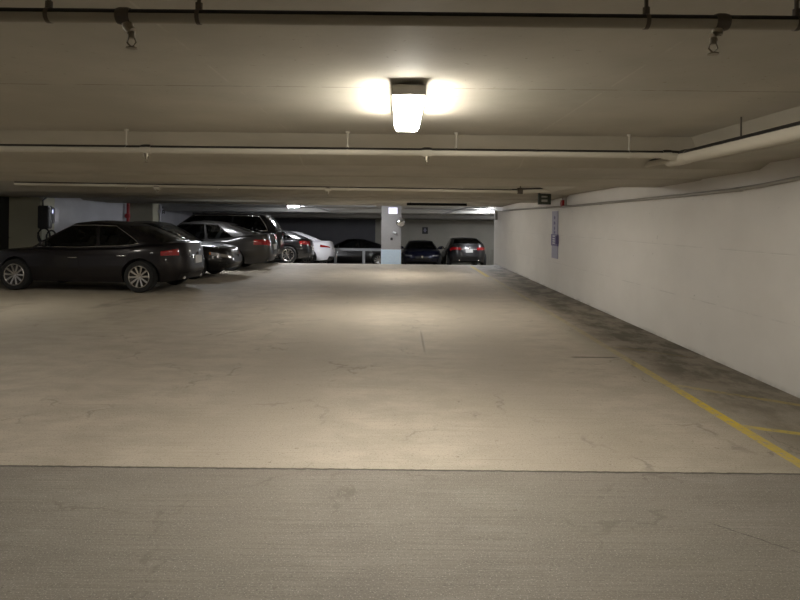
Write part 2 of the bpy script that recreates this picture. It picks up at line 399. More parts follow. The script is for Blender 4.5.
# ------------------------------------------------------------------ pipes
def cross_pipe(label, y, z, r, x0, x1, hang, heads, fits, mat, hr=.012, droop=.0):
    t = empty('sprinkler_pipe', (0, y, z)); tag(t, label, 'pipe', 'sprinkler pipes crossing under the ceiling')
    bm = bmesh.new(); n = 14
    tube(bm, [(x0 + (x1-x0)*i/n, 0, -droop*(n-i)/n) for i in range(n+1)], r, 24); obj('pipe', bm, mat, t, smooth=40)
    for hx in hang:
        bm = bmesh.new(); tube(bm, [(hx, 0, r), (hx, 0, CZ-z)], hr*.5, 8)
        tube(bm, [(hx, 0, r*.7), (hx, 0, r+.02)], hr*.9, 8)
        lathe_ring = [(r*1.18, -.012), (r*1.18, .012)]
        b2 = bmesh.new(); lathe(b2, [(r*1.0, -.006), (r*1.1, -.006), (r*1.1, .006), (r*1.0, .006)], 20)
        for v in b2.verts: v.co = Vector((v.co.y+hx, v.co.x, v.co.z))
        me = bpy.data.meshes.new('tmp'); b2.to_mesh(me); b2.free(); bm.from_mesh(me); bpy.data.meshes.remove(me)
        tube(bm, [(hx, 0, CZ-z-.012), (hx, 0, CZ-z)], hr*1.6, 8)
        obj('hanger', bm, M['pipe'] if r > .03 else M['hanger'], t, smooth=40)
    for fx, fr in fits:
        bm = bmesh.new(); tube(bm, [(fx-fr*1.4, 0, 0), (fx-fr*.7, 0, 0), (fx+fr*.7, 0, 0), (fx+fr*1.4, 0, 0)], [r*1.12, r*1.25, r*1.25, r*1.12], 20)
        obj('coupling', bm, mat if r > .03 else M['hanger'], t, smooth=50)
    for hx, dy, dx in heads:
        bm = bmesh.new(); tube(bm, [(hx, 0, -r*.4), (hx, 0, -r*1.6), (hx+dx, dy, -r*1.6-.012)], r*.75, 12)
        h = obj('sprinkler_drop', bm, M['brass'], t, smooth=50)
        bm = bmesh.new(); zz = -r*1.6-.012
        tube(bm, [(hx+dx, dy, zz), (hx+dx, dy, zz-.02)], .009, 10)
        for s in (-1, 1): tube(bm, [(hx+dx+s*.008, dy, zz-.018), (hx+dx+s*.013, dy, zz-.032), (hx+dx, dy, zz-.046)], .0025, 6)
        tube(bm, [(hx+dx, dy, zz-.046), (hx+dx, dy, zz-.049)], .016, 14)
        obj('sprinkler_head', bm, M['brass'], h, smooth=40)
    return t
cross_pipe('thin dark topped sprinkler pipe, nearest of the crossing pipes, along the top edge of view',
           1.75, 2.092, .0205, -4.2, 2.28, (-1.03, -.593, .712, 1.15), ((-.80, .0, .012), (.92, .0, -.012)), ((-.81, .014), (.93, .014)), M['pipe_dim'], .012)
cross_pipe('cream sprinkler pipe with dark upper side running just in front of the first ceiling beam',
           5.07, 2.092, .033, -9.9, 2.31, (-6.2, -3.8, -2.32, -.45, .47, 1.93), ((.22, 0, 0), (-2.15, 0, 0)), ((.22, .03), (-2.15, .03), (2.25, .03)), M['pipe'])
cross_pipe('cream sprinkler pipe running just in front of the second ceiling beam',
           11.6, 2.118, .036, -7.45, 2.26, (-5.3, -3.5, -1.0, 1.2), ((-1.4, 0, 0), (-4.7, 0, 0)), ((-4.7, .04), (-1.4, .04), (2.2, .04)), M['pipe'], droop=-.05)
# main pipe along the right side
t = empty('sprinkler_main_pipe', (2.38, 0, 2.10)); tag(t, 'thick cream sprinkler main running lengthwise along the right hand ceiling drop', 'pipe')
bm = bmesh.new(); tube(bm, [(0.0, -1 + .5*i, -.03) for i in range(0, 13)] + [(0, 5.3, -.03)], .056, 24); obj('pipe', bm, M['pipe'], t, smooth=40)
bm = bmesh.new(); tube(bm, [(0, 5.2, -.03), (0, 5.35, -.02), (0, 5.9, -.01)], [.05, .035, .033], 20); obj('pipe_branch', bm, M['pipe'], t, smooth=40)
for yy in (5.07,):
    bm = bmesh.new(); tube(bm, [(0, yy-.12, -.03), (0, yy-.1, -.03), (0, yy+.1, -.03), (0, yy+.12, -.03)], [.058, .062, .062, .058], 20)
    tube(bm, [(0, yy, -.02), (-.1, yy, -.012), (-.12, yy, -.01)], [.045, .042, .04], 16); obj('tee_fitting', bm, M['pipe'], t, smooth=50)
for yy in (4.2, 2.4):
    bm = bmesh.new(); tube(bm, [(0, yy, .02), (0, yy, CZ-2.10)], .006, 8); obj('hanger', bm, M['hanger'], t)
t = empty('sprinkler_branch_pipe', (2.38, 11.6, 2.125)); tag(t, 'short fat cream pipe elbow at the right end of the second crossing pipe', 'pipe')
bm = bmesh.new(); tube(bm, [(-.1, 0, 0), (.0, .0, .0), (.35, -.12, .012), (.75, -.3, .018)], [.05, .055, .05, .035], 16); obj('pipe', bm, M['pipe'], t, smooth=50)
bm = bmesh.new(); tube(bm, [(-.12, 0, 0), (-.02, 0, 0)], .062, 16); tube(bm, [(-.06, 0, .0), (-.06, 0, CZ-2.125)], .012, 8); obj('coupling', bm, M['hanger'], t, smooth=50)

# wall conduit
t = empty('wall_conduit', (WX-.03, 0, 0)); tag(t, 'long grey metal conduit running along the right hand white wall', 'conduit')
pts = [(1.0, 2.03), (3.4, 1.99), (5.2, 1.92), (5.75, 1.888), (6.3, 1.868), (7.2, 1.863), (9, 1.86), (11.6, 1.858), (15, 1.88), (18, 1.905), (21.5, 1.93)]
bm = bmesh.new(); tube(bm, [(0, y, z) for y, z in pts], .021, 12); obj('conduit_run', bm, M['conduit'], t, smooth=50)
for y, z in ((6.15, 1.871), (10.4, 1.857), (14.2, 1.876)):
    bm = bmesh.new(); tube(bm, [(0, y-.05, z), (0, y+.05, z)], .024, 12); obj('coupling', bm, M['conduit'], t, smooth=50)
bm = bmesh.new(); box(bm, -.05, .03, 21.55, 21.75, 1.62, 1.95, .005); obj('junction_box', bm, M['conduit'], t)

# fire alarm
t = empty('fire_alarm', (WX, 12.85, 1.93)); tag(t, 'small red fire alarm strobe on the right wall above the conduit', 'fire alarm')
bm = bmesh.new(); box(bm, -.05, 0, -.07, .07, -.075, .075, .006); obj('casing', bm, M['red'], t)
bm = bmesh.new(); box(bm, -.07, -.045, -.03, .03, -.03, .03, .004); obj('strobe_lens', bm, simple('strobe_pink', (.5, .25, .25), .2), t)
for yy, zz in ((.03, .2), (-.25, .2)):
    bm = bmesh.new(); tube(bm, [(-.015, yy, .07 if yy > 0 else -.08), (-.015, yy, zz-.04)], .009, 8); obj('riser', bm, M['conduit'], t)
# tall wall sign
t = empty('wall_sign', (WX, 13.5, 1.28)); tag(t, 'tall narrow lavender and purple parking notice on the right wall below the red alarm', 'sign')
bm = bmesh.new(); box(bm, -.02, 0, -.24, .24, -.1, .50); obj('upper_board', bm, M['sign_lav'], t)
bm = bmesh.new(); box(bm, -.03, 0, -.27, .27, -.28, -.02); obj('purple_board', bm, M['sign_pur'], t)
bm = bmesh.new(); box(bm, -.02, 0, -.25, .25, -.56, -.28); obj('lower_board', bm, M['sign_lav'], t)
bm = bmesh.new()
for zz, ww in ((.36, .05), (.24, .06), (.12, .05), (.03, .06)):
    box(bm, -.024, -.019, -ww, ww-.03, zz-.03, zz+.015); box(bm, -.024, -.019, ww-.05, ww, zz-.045, zz+.035)
obj('upper_marks', bm, M['sign_pur'], t)
bm = bmesh.new()
for zz in (-.06, -.12, -.17, -.22): box(bm, -.034, -.029, -.14, .12, zz-.014, zz+.012)
obj('pale_marks', bm, M['sign_white'], t)
bm = bmesh.new(); box(bm, -.07, -.0, -.30, -.2, -.23, -.05, .008); obj('card_box', bm, M['sign_pur'], t)
# hanging sign box
t = empty('hanging_sign', (2.93, 12.2, 2.03)); tag(t, 'dark green framed box sign hanging near the right wall under the second beam', 'sign')
bm = bmesh.new()
box(bm, -.125, .125, -.04, .04, .10, .135); box(bm, -.125, .125, -.04, .04, -.145, -.11); box(bm, -.125, -.09, -.04, .04, -.11, .10); box(bm, .09, .125, -.04, .04, -.11, .10); box(bm, -.09, .09, -.01, .04, -.11, .1)
obj('frame', bm, M['greenblack'], t)
bm = bmesh.new(); box(bm, -.06, .06, -.022, -.01, -.09, -.045); box(bm, -.06, .06, -.022, -.01, .0, .03); obj('pale_strip', bm, M['conduit'], t)
bm = bmesh.new(); tube(bm, [(.0, 0, .13), (.0, 0, .23)], .008, 8); obj('hanger', bm, M['hanger'], t)
# clearance bar
t = empty('clearance_bar', (1.12, 18.36, 2.06)); tag(t, 'long thin black clearance bar hanging across the aisle under the third beam', 'bar')
bm = bmesh.new(); box(bm, -.92, .92, -.02, .02, -.05, .03, .004); obj('bar', bm, M['matt_black'], t)
for s in (-.8, .8):
    bm = bmesh.new(); tube(bm, [(s, 0, .03), (s, 0, .2)], .006, 8); obj('hanger', bm, M['hanger'], t)
# thin pipe runs on the far ceiling
for lb, pts, r in (('thin grey pipe bending back across the far ceiling to the right hand light', [(1.75, 25.4, 1.83), (2.0, 24.6, 1.92), (2.5, 22.6, 2.07), (3.0, 22.4, 2.08), (3.3, 22.4, 2.08)], .025),
                   ('thin grey pipe on the far ceiling beside the left hand light', [(-3.9, 23.2, 2.08), (-3.4, 23.4, 2.07), (-2.8, 26.0, 1.86), (-2.0, 26.0, 1.86)], .025),
                   ('long pale pipe crossing the far ceiling left of the column', [(-9.0, 22.6, 2.10), (-.9, 22.6, 2.10)], .03),
                   ('long pale pipe crossing the far ceiling right of the column', [(.2, 24.3, 2.02), (3.9, 24.3, 2.02)], .03)):
    bm = bmesh.new(); tube(bm, pts, r, 12); tag(obj('ceiling_pipe', bm, M['steel'], smooth=50), lb, 'pipe', 'pipes on the far ceiling')

# ------------------------------------------------------------------ column with its fittings
CY = 23.0
t = empty('concrete_column', (-.33, CY+.35, prof_z(CY))); tag(t, 'square concrete column in the middle distance with blue light painted on its lower half', 'column')
zc = prof_z(CY+.35)
bm = bmesh.new(); box(bm, -.38, .38, -.35, .35, .58-zc+zc+0-.0, 2.35, .01); obj('shaft', bm, M['column'], t)
bm = bmesh.new(); box(bm, -.385, .385, -.355, .355, -.25, .58); obj('blue_light_base', bm, M['column_blue_lit'], t)  # base block carries the blue light as colour
t = empty('exit_sign', (-.27, CY, 1.93)); tag(t, 'small glowing white illuminated sign at the top of the concrete column', 'sign')
bm = bmesh.new(); box(bm, -.18, .18, -.06, 0, -.13, .13, .008); obj('casing', bm, M['white'], t)
bm = bmesh.new(); box(bm, -.165, .165, -.068, -.06, -.115, .115); obj('lit_panel', bm, M['signlit'], t)
t = empty('convex_mirror', (.02, CY-.14, 1.49)); tag(t, 'round convex safety mirror on the upper right corner of the column', 'mirror')
bm = bmesh.new(); lathe(bm, [(.001, -.09)] + [(.165*math.sin(a), -.09*math.cos(a)) for a in [.15*i for i in range(1, 11)]], 28); obj('mirror_dome', bm, M['mirror'], t, smooth=80)
bm = bmesh.new(); lathe(bm, [(.16, -.005), (.175, -.005), (.175, .02), (.02, .03), (.001, .03)], 28); tube(bm, [(0, .03, 0), (-.02, .14, 0)], .015); obj('bracket', bm, M['hanger'], t, smooth=50)
t = empty('security_camera', (-.19, CY, 1.08)); tag(t, 'small white security camera on the column below the round mirror', 'camera')
bm = bmesh.new(); tube(bm, [(0, 0, .02), (0, -.06, .02)], .015); tube(bm, [(-.06, -.06, .03), (.06, -.14, -.01)], .035, 14); obj('body', bm, M['white'], t, smooth=50)
bm = bmesh.new(); tube(bm, [(.06, -.14, -.01), (.07, -.147, -.014)], .025, 14); obj('lens', bm, M['black'], t, smooth=50)
bm = bmesh.new(); box(bm, -.36, -.27, CY-.05, CY, .80, .90, .01); tag(obj('alarm_button', bm, M['black']), 'small dark push button box on the column under the security camera', 'button')
bm = bmesh.new(); box(bm, -.16, .16, -.03, 0, -.2, .17, .01); s = obj('wall_notice', bm, M['black'], loc=(1.38, YF, 1.06)); tag(s, 'small black square notice on the far beige wall above the blue car', 'sign')
bm = bmesh.new(); box(bm, -.05, .05, -.036, -.03, -.1, .1); box(bm, -.09, .09, -.036, -.03, -.02, .02); obj('pale_mark', bm, M['sign_lav'], s)

# ------------------------------------------------------------------ left wall things
t = empty('charging_station', (-9.12, 15.5, 1.55)); tag(t, 'black and white charging box with looped cable on the left pilaster behind the nearest sedan', 'charger')
bm = bmesh.new(); box(bm, .05, .32, -.5, -.3, -.31, .27, .02); box(bm, 0, .06, -.35, .05, -.1, .1)
obj('black_unit', bm, M['black'], t)
bm = bmesh.new(); box(bm, .0, .27, -.15, .1, -.18, .23, .02); obj('white_unit', bm, M['sign_white'], t)
bm = bmesh.new(); box(bm, .17, .24, -.158, -.15, .08, .17); obj('screen', bm, simple('charger_screen', (.3, .35, .6), .3, emit=(.55, .6, 1), estr=1.0), t)
bm = bmesh.new()
tube(bm, [(.14+.12*math.cos(a), -.36+.05*math.cos(a), -.5+.2*math.sin(a)) for a in [PI/2+.3*i for i in range(22)]], .022, 8)
tube(bm, [(.26+.09*math.cos(a), -.25+.05*math.cos(a), -.52+.16*math.sin(a)) for a in [PI/2+.3*i for i in range(22)]], .022, 8)
tube(bm, [(.1, -.4, -.3), (.02, -.42, -.42), (.06, -.38, -.6), (.15, -.2, -.72)], .022, 8)
obj('cable', bm, M['black'], t, smooth=50)
bm = bmesh.new(); box(bm, .28, .36, -.2, -.1, -.62, -.42, .02); obj('plug', bm, M['sign_white'], t)
bm = bmesh.new(); tube(bm, [(-9.08, 15.25, 1.8), (-9.08, 15.25, 1.95), (-9.05, 15.4, 2.06), (-9.08, 15.7, 2.12), (-9.5, 16.2, 2.16), (-9.95, 17.5, 2.18), (-9.95, 21.5, 2.22)], .022, 10)
tag(obj('charger_conduit', bm, M['black'], smooth=50), 'thin black conduit curving up from the charging box along the pale bay wall', 'conduit')
t = empty('standpipe', (-9.86, 21.75, 0)); tag(t, 'red and black vertical fire standpipe beside the second left pilaster', 'pipe')
bm = bmesh.new(); tube(bm, [(0, 0, 1.35), (0, 0, 2.2)], .055, 14); obj('red_pipe', bm, M['red'], t, smooth=50)
bm = bmesh.new(); tube(bm, [(0, 0, 0), (0, 0, 1.35)], .05, 14); obj('lower_pipe', bm, M['black'], t, smooth=50)
bm = bmesh.new(); tube(bm, [(-.0, -.08, 1.62), (0, -.02, 1.62)], .09, 14); tube(bm, [(0, 0, 1.55), (0, 0, 1.7)], .075, 14); obj('valve', bm, M['red'], t, smooth=50)
t = empty('bay_sign', (LX, 25.3, 1.98)); tag(t, 'pale vertical sign with two dark characters high on the bay wall behind the dark sedans', 'sign')
bm = bmesh.new(); box(bm, 0, .02, -.25, .25, -.32, .22); obj('board', bm, M['sign_white'], t)
bm = bmesh.new()
for zc_, in ((.06,), (-.16,)):
    box(bm, .02, .028, -.13, -.06, zc_-.08, zc_+.08); box(bm, .02, .028, -.06, .12, zc_+.04, zc_+.08); box(bm, .02, .028, .06, .12, zc_-.02, zc_+.06); box(bm, .02, .028, -.06, .12, zc_-.03, zc_+.005)
box(bm, .02, .028, .05, .12, -.24, -.18)
obj('characters', bm, M['black'], t)
bm = bmesh.new(); tube(bm, [(-9.1, 22.75, 0), (-9.1, 22.75, 2.1)], .035, 10); box(bm, -9.16, -9.02, 22.66, 22.72, 1.75, 1.87)
tag(obj('vertical_conduit', bm, M['sign_white'], smooth=50), 'thin white vertical conduit with a small box on the second left pilaster', 'conduit')

# barrier rail far
t = empty('guard_rail', (-1.75, 27.6, prof_z(27.6))); tag(t, 'grey horizontal guard rail on a post between the white car and the column', 'railing')
bm = bmesh.new(); box(bm, -1.4, 1.2, -.03, .03, .70, .82, .01); obj('rail', bm, M['steel'], t)
for x in (.1, -1.2):
    bm = bmesh.new(); box(bm, x-.06, x+.06, -.05, .05, 0, .72, .01); obj('post', bm, M['steel'], t)

# ------------------------------------------------------------------ CARS
def lerp(a, b, t): return a + (b-a)*t
def interp(tab, x):
    if x <= tab[0][0]: return tab[0][1]
    for (x0, y0), (x1, y1) in zip(tab, tab[1:]):
        if x <= x1:
            t = (x-x0)/(x1-x0); t = t*t*(3-2*t)*.5 + t*.5
            return lerp(y0, y1, t)
    return tab[-1][1]
def sgn(v): return -1 if v < 0 else 1
def make_car(name, label, paint_m, P, rim_m='alloy', loc=(0, 0, 0), heading=0, tilt=0, group=None):
    L, W = P['L'], P['W']; wr = P.get('wr', .32); n = P.get('n', 5)
    hL, hW = L/2, W/2
    fw, rw = P['fw'], P['rw']            # wheel x positions
    topt = P['top']                      # (x, z) table from rear to front
    sill = P.get('sill', .2)
    taper = [(0, .10), (.3, 0), (.55, .02), (.8, .08), (1, .17)]
    tapr = [(0, .10), (.25, 0), (.5, .01), (.75, .04), (1, .10)] if not P.get('hatch') else [(0, .08), (.25, 0), (.5, .02), (.75, .05), (1, .09)]
    side = [(0, .90), (.2, .965), (.45, 1.0), (.62, .985), (.78, .985), (.92, .955), (1, .885)]
    def S(a, b, c):
        m = max(abs(a), abs(b)); k = 1
        if m > 1e-6:
            u, v = abs(a)/m, abs(b)/m; k0 = (u**n + v**n)**(-1/n); k = lerp(1, k0, m**3)
        A, B = a*k, b*k; t = (c+1)/2
        x = A*hL
        x -= sgn(A)*interp(taper if A > 0 else tapr, t)*abs(A)**6
        y = B*hW*interp(side, t)*(1 - .07*abs(A)**4)
        zt = interp(topt, x) - .05*abs(B)**3.5
        zb = sill + .10*max(0, abs(A)-.8)/.2*.6
        return Vector((x, y, lerp(zb, zt, t)))
    root = empty(name, loc); root.rotation_euler = (tilt*math.sin(0), 0, heading)
    root.rotation_mode = 'XYZ'
    tag(root, label, 'car', group)
    # lower body as a deformed box
    bm = bmesh.new(); na, nb, nc = 64, 16, 12; cache = {}
    def V(i, j, k):
        key = (i, j, k)
        if key not in cache: cache[key] = bm.verts.new(S(-1+2*i/na, -1+2*j/nb, -1+2*k/nc))
        return cache[key]
    for i in range(na):
        for j in range(nb):
            for k in (0, nc): bm.faces.new((V(i, j, k), V(i+1, j, k), V(i+1, j+1, k), V(i, j+1, k)))
    for i in range(na):
        for k in range(nc):
            for j in (0, nb): bm.faces.new((V(i, j, k), V(i+1, j, k), V(i+1, j, k+1), V(i, j, k+1)))
    for j in range(nb):
        for k in range(nc):
            for i in (0, na): bm.faces.new((V(i, j, k), V(i, j+1, k), V(i, j+1, k+1), V(i, j, k+1)))
    bmesh.ops.recalc_face_normals(bm, faces=bm.faces[:])
    me = bpy.data.meshes.new('b'); bm.to_mesh(me); bm.free()
    me.materials.append(paint_m); me.materials.append(M['black'])
    tmp = bpy.data.objects.new('b', me); C.objects.link(tmp)
    cut = bmesh.new()
    for wx in (fw, rw):
        for s in (-1, 1):
            b2 = bmesh.new(); tube(b2, [(wx, s*(hW-.30), wr), (wx, s*(hW+.2), wr)], wr+.055, 40)
            bmesh.ops.recalc_face_normals(b2, faces=b2.faces[:]); m2 = bpy.data.meshes.new('t'); b2.to_mesh(m2); b2.free(); cut.from_mesh(m2); bpy.data.meshes.remove(m2)
    cm = bpy.data.meshes.new('c'); cut.to_mesh(cm); cut.free(); cm.materials.append(M['black'])
    co = bpy.data.objects.new('c', cm); C.objects.link(co)
    md = tmp.modifiers.new('x', 'BOOLEAN'); md.operation = 'DIFFERENCE'; md.object = co; md.solver = 'EXACT'
    md.material_mode = 'TRANSFER'
    dg = bpy.context.evaluated_depsgraph_get(); dg.update()
    body_me = bpy.data.meshes.new_from_object(tmp.evaluated_get(dg))
    bpy.data.objects.remove(tmp); bpy.data.objects.remove(co)
    bm = bmesh.new(); bm.from_mesh(body_me)
    if len(body_me.materials) < 2: body_me.materials.append(M['black'])
    # greenhouse
    xb0, xb1, xr0, xr1 = P['cab']; wbt, wtp = P['cw']; H = P['H']
    rooft = P.get('roof', [(xr0, H-.06), (lerp(xr0, xr1, .55), H-.03), (xr1, H-.045)])
    def ring(a, b, v, off=0):
        N = 9; u, w_ = abs(a), abs(b); k = (u**N + w_**N)**(-1/N)
        A, B = a*k, b*k
        xB = lerp(xb0, xb1, (A+1)/2); xT = lerp(xr0, xr1, (A+1)/2)
        yB = B*wbt*(1-.04*abs(A)**3); yT = B*wtp*(1-.07*abs(A)**3)
        if abs(a) > .999: # bow of windscreen / rear window
            bow = (1-b*b)*.09*sgn(a); xB += bow; xT += bow*.5
        zB = interp(topt, xB) - .012 - .05*min(1, abs(yB)/hW)**3.5; zT = interp(rooft, xT) + (.0)*(1-b*b)
        bul = P.get('bul', .035)*math.sin(PI*v)
        x = lerp(xB, xT, v) + (sgn(a)*bul if abs(a) > .999 else 0)
        y = lerp(yB, yT, v) + (sgn(b)*bul*.8*w_**6)
        z = lerp(zB, zT, v)
        if off:
            cc = Vector((lerp(xr0, xr1, .5), 0, z)); d = Vector((x, y, z)) - cc
            if abs(a) > .999 and abs(b) < .999: d = Vector((sgn(a)*1.0, 0, .6))
            else: d = Vector((0, sgn(b), .2))
            d.normalize(); x += d.x*off; y += d.y*off; z += d.z*off
        return Vector((x, y, z))
    w0, w1, w2, w3 = P['win']
    rg = P.get('rg', .86)
    def seq(a, b, k): return [lerp(a, b, i/k) for i in range(k)]
    sidea = seq(-1, w0, 3) + seq(w0, w1, 6) + seq(w1, w2, 1) + seq(w2, w3, 7) + seq(w3, 1, 2)
    frontb = seq(-1, -.93, 1) + seq(-.93, .93, 10) + seq(.93, 1, 1)
    rearb = seq(-1, -rg, 1) + seq(-rg, rg, 10) + seq(rg, 1, 1)
    cols = [(a, -1) for a in sidea] + [(1, b) for b in frontb] + [(-a if 0 else a, 1) for a in [1] + sidea[::-1][:-1]] + [(-1, -b) for b in rearb]
    # side +1 list must run front -> rear; insert the w boundaries symmetric
    vb, vt = P.get('vb', .06), P.get('vt', .90)
    rows = [0, vb] + [lerp(vb, vt, i/6) for i in range(1, 7)] + [1]
    grid = [[bm.verts.new(ring(a, b, v)) for v in rows] for a, b in cols]
    nC = len(cols)
    def in_glass(ca, cb, r):
        if not (1 <= r <= 6): return None
        (a0, b0), (a1, b1) = ca, cb
        ma, mb_ = (a0+a1)/2, (b0+b1)/2
        if abs(a0) > .999 and abs(a1) > .999:
            if ma > 0: return 'windscreen' if abs(mb_) < .93 else None
            return 'rear_window' if abs(mb_) < rg else None
        if w0 < ma < w1: return 'rear_side_window'
        if w2 < ma < w3: return 'front_side_window'
        return None
    for i in range(nC):
        j = (i+1) % nC
        for r in range(len(rows)-1):
            if in_glass(cols[i], cols[j], r): continue
            f = bm.faces.new((grid[i][r], grid[j][r], grid[j][r+1], grid[i][r+1]))
    # roof disc
    ctr = Vector((lerp(xr0, xr1, .5), 0, 0)); prev = [g[-1] for g in grid]
    crown = P.get('crown', .05)
    for q in (.93, .8, .6, .4, .2):
        cur = []
        for g in grid:
            e = g[-1].co; x = lerp(ctr.x, e.x, q); y = e.y*q
            ze = interp(rooft, x) + crown*(1-q**2.2)
            cur.append(bm.verts.new((x, y, ze)))
        for i in range(nC): bm.faces.new((prev[i], prev[(i+1) % nC], cur[(i+1) % nC], cur[i]))
        prev = cur
    cv = bm.verts.new((ctr.x, 0, interp(rooft, ctr.x)+crown))
    for i in range(nC): bm.faces.new((prev[i], prev[(i+1) % nC], cv))
    bmesh.ops.recalc_face_normals(bm, faces=bm.faces[:])
    bm.to_mesh(body_me); bm.free()
    for p in body_me.polygons: p.use_smooth = True
    body_me.set_sharp_from_angle(angle=math.radians(50))
    body_me.name = 'body'
    body = bpy.data.objects.new('body', body_me); C.objects.link(body); body.parent = root
    # glass
    def glass(nm, pts_rows, mat):
        g = bmesh.new(); vs = [[g.verts.new(p) for p in row] for row in pts_rows]
        for A, B in zip(vs, vs[1:]):
            for k in range(len(A)-1): g.faces.new((A[k], A[k+1], B[k+1], B[k]))
        return obj(nm, g, mat, root, smooth=60)
    off = -.004
    vv = [lerp(vb, vt, i/6) for i in range(7)]
    gm = M[P.get('glass', 'glass')]; gr = M[P.get('rglass', P.get('glass', 'glass'))]
    glass('windscreen', [[ring(1, lerp(-.93, .93, j/10), v, off) for j in range(11)] for v in vv], gm)
    glass('rear_window', [[ring(-1, lerp(-rg, rg, j/10), v, off) for j in range(11)] for v in vv], gr)
    for s in (-1, 1):
        glass('rear_side_window', [[ring(lerp(w0, w1, j/6), s, v, off) for j in range(7)] for v in vv], gr)
        glass('front_side_window', [[ring(lerp(w2, w3, j/7), s, v, off) for j in range(8)] for v in vv], gm)
        if P.get('trim'):
            N_ = 24
            path = [ring(lerp(w3, w0, j/N_), s, vb, .006) for j in range(N_+1)] + \
                   [ring(w0-.03*math.sin(PI*j/6), s, lerp(vb, vt, j/6), .006) for j in range(1, 6)] + \
                   [ring(lerp(w0, w3, j/N_), s, vt, .006) for j in range(N_+1)]
            g = bmesh.new(); tube(g, path, P['trim'], 8, cap=True); obj('window_trim', g, M['chrome'], root, smooth=60)
        if P.get('rails'):
            g = bmesh.new(); rl = []
            for j in range(17):
                q = j/16; x = lerp(xr0+.15, xr1-.25, q)
                rl.append((x, s*(wtp-.07), interp(rooft, x)+.03+.045*min(1, math.sin(PI*q)*3)))
            tube(g, rl, .018, 8); obj('roof_rail', g, M['alloy_dark'], root, smooth=60)
    # patches on body surface
    def endfn(e):
        def f(p, c):
            b = max(-1, min(1, p)); a = e*(1-(abs(p)-1)) if abs(p) > 1 else e
            return S(a, b, c)
        return f
    def sidefn(s):
        return lambda a, c: S(a, s, c)
    def patch(nm, fn, quad, mat, off=.006, nu=10, nv=5, parent=root, th=.03, body_c=None):
        g = bmesh.new()
        cen = body_c
        def P3(u, v):
            p = lerp(lerp(quad[0][0], quad[1][0], u), lerp(quad[3][0], quad[2][0], u), v)
            c = lerp(lerp(quad[0][1], quad[1][1], u), lerp(quad[3][1], quad[2][1], u), v)
            q = fn(p, c)
            if cen is None: d = Vector((0, sgn(q.y), 0))
            else: d = Vector((q.x-cen, q.y*.8, 0)).normalized()
            return q, d
        o_, i_ = [], []
        for i in range(nu+1):
            ro, ri = [], []
            for j in range(nv+1):
                q, d = P3(i/nu, j/nv)
                ro.append(g.verts.new(q+d*off)); ri.append(g.verts.new(q-d*th))
            o_.append(ro); i_.append(ri)
        for i in range(nu):
            for j in range(nv):
                g.faces.new((o_[i][j], o_[i+1][j], o_[i+1][j+1], o_[i][j+1])); g.faces.new((i_[i][j], i_[i+1][j], i_[i+1][j+1], i_[i][j+1]))
        for i in range(nu):
            for j in (0, nv): g.faces.new((o_[i][j], o_[i+1][j], i_[i+1][j], i_[i][j]))
        for j in range(nv):
            for i in (0, nu): g.faces.new((o_[i][j], o_[i][j+1], i_[i][j+1], i_[i][j]))
        return obj(nm, g, mat, parent, smooth=45)
    F, R = endfn(1), endfn(-1); cF, cR = hL-.9, -hL+.9
    T = lambda t: 2*t-1
    x2a = lambda x: x/hL
    for s in (-1, 1):
        sd = sidefn(s)
        xb = P.get('bp', 0.0)   # B pillar x
        fd1 = fw - wr - .12; rd0 = rw + wr*.55
        dr = patch('front_door', sd, [(x2a(xb+.006), T(.12)), (x2a(fd1-.02), T(.12)), (x2a(fd1+.04), T(.93)), (x2a(xb+.006), T(.93))], paint_m, .004, 10, 10)
        g = bmesh.new(); q = S(x2a(xb+.14), s, T(.74)); tube(g, [(q.x-.09, q.y, q.z), (q.x-.08, q.y+s*.03, q.z), (q.x+.08, q.y+s*.03, q.z), (q.x+.09, q.y, q.z)], .011, 8); obj('door_handle', g, M['chrome'] if P.get('trim') else paint_m, dr, smooth=60)
        dr = patch('rear_door', sd, [(x2a(rw+wr+.10), T(.12)), (x2a(xb-.006), T(.12)), (x2a(xb-.006), T(.93)), (x2a(rd0), T(.93))], paint_m, .004, 10, 10)
        g = bmesh.new(); q = S(x2a(rd0+.18), s, T(.76)); tube(g, [(q.x-.09, q.y, q.z), (q.x-.08, q.y+s*.03, q.z), (q.x+.08, q.y+s*.03, q.z), (q.x+.09, q.y, q.z)], .011, 8); obj('door_handle', g, M['chrome'] if P.get('trim') else paint_m, dr, smooth=60)
        # mirrors
        mx = xb1-.52 if not P.get('hatch') else xb1-.5
        mz = interp(topt, mx)+.06; my = s*(wbt+.10)
        g = bmesh.new(); bmesh.ops.create_uvsphere(g, u_segments=16, v_segments=10, radius=1)
        for v in g.verts: v.co = Vector((mx+v.co.x*.09*(1 if v.co.x > 0 else .35), my+v.co.y*.115, mz+v.co.z*.075))
        tube(g, [(mx, s*(wbt-.06), mz-.06), (mx, my-s*.03, mz-.02)], .025, 8)
        mo = obj('wing_mirror', g, M[P['mirror_m']] if P.get('mirror_m') else paint_m, root, smooth=60)
        g = bmesh.new(); box(g, mx-.04, mx-.034, my-.08, my+.08, mz-.045, mz+.045, .002); obj('mirror_glass', g, M['mirror'], mo)
        # lights
        hl = P['hl']; patch('headlight', F, [(s*hl[0], T(hl[1])), (s*hl[2], T(hl[3])), (s*hl[2], T(hl[4])), (s*hl[0], T(hl[5]))], M['lamp_lens'], .008, 14, 4, body_c=cF)
        if P.get('amber'): patch('marker_light', F, [(s*(hl[2]), T(hl[3])), (s*(hl[2]+.035), T(hl[3]+.02)), (s*(hl[2]+.035), T(hl[4]-.005)), (s*(hl[2]), T(hl[4]))], M['amber'], .008, 4, 3, body_c=cF)
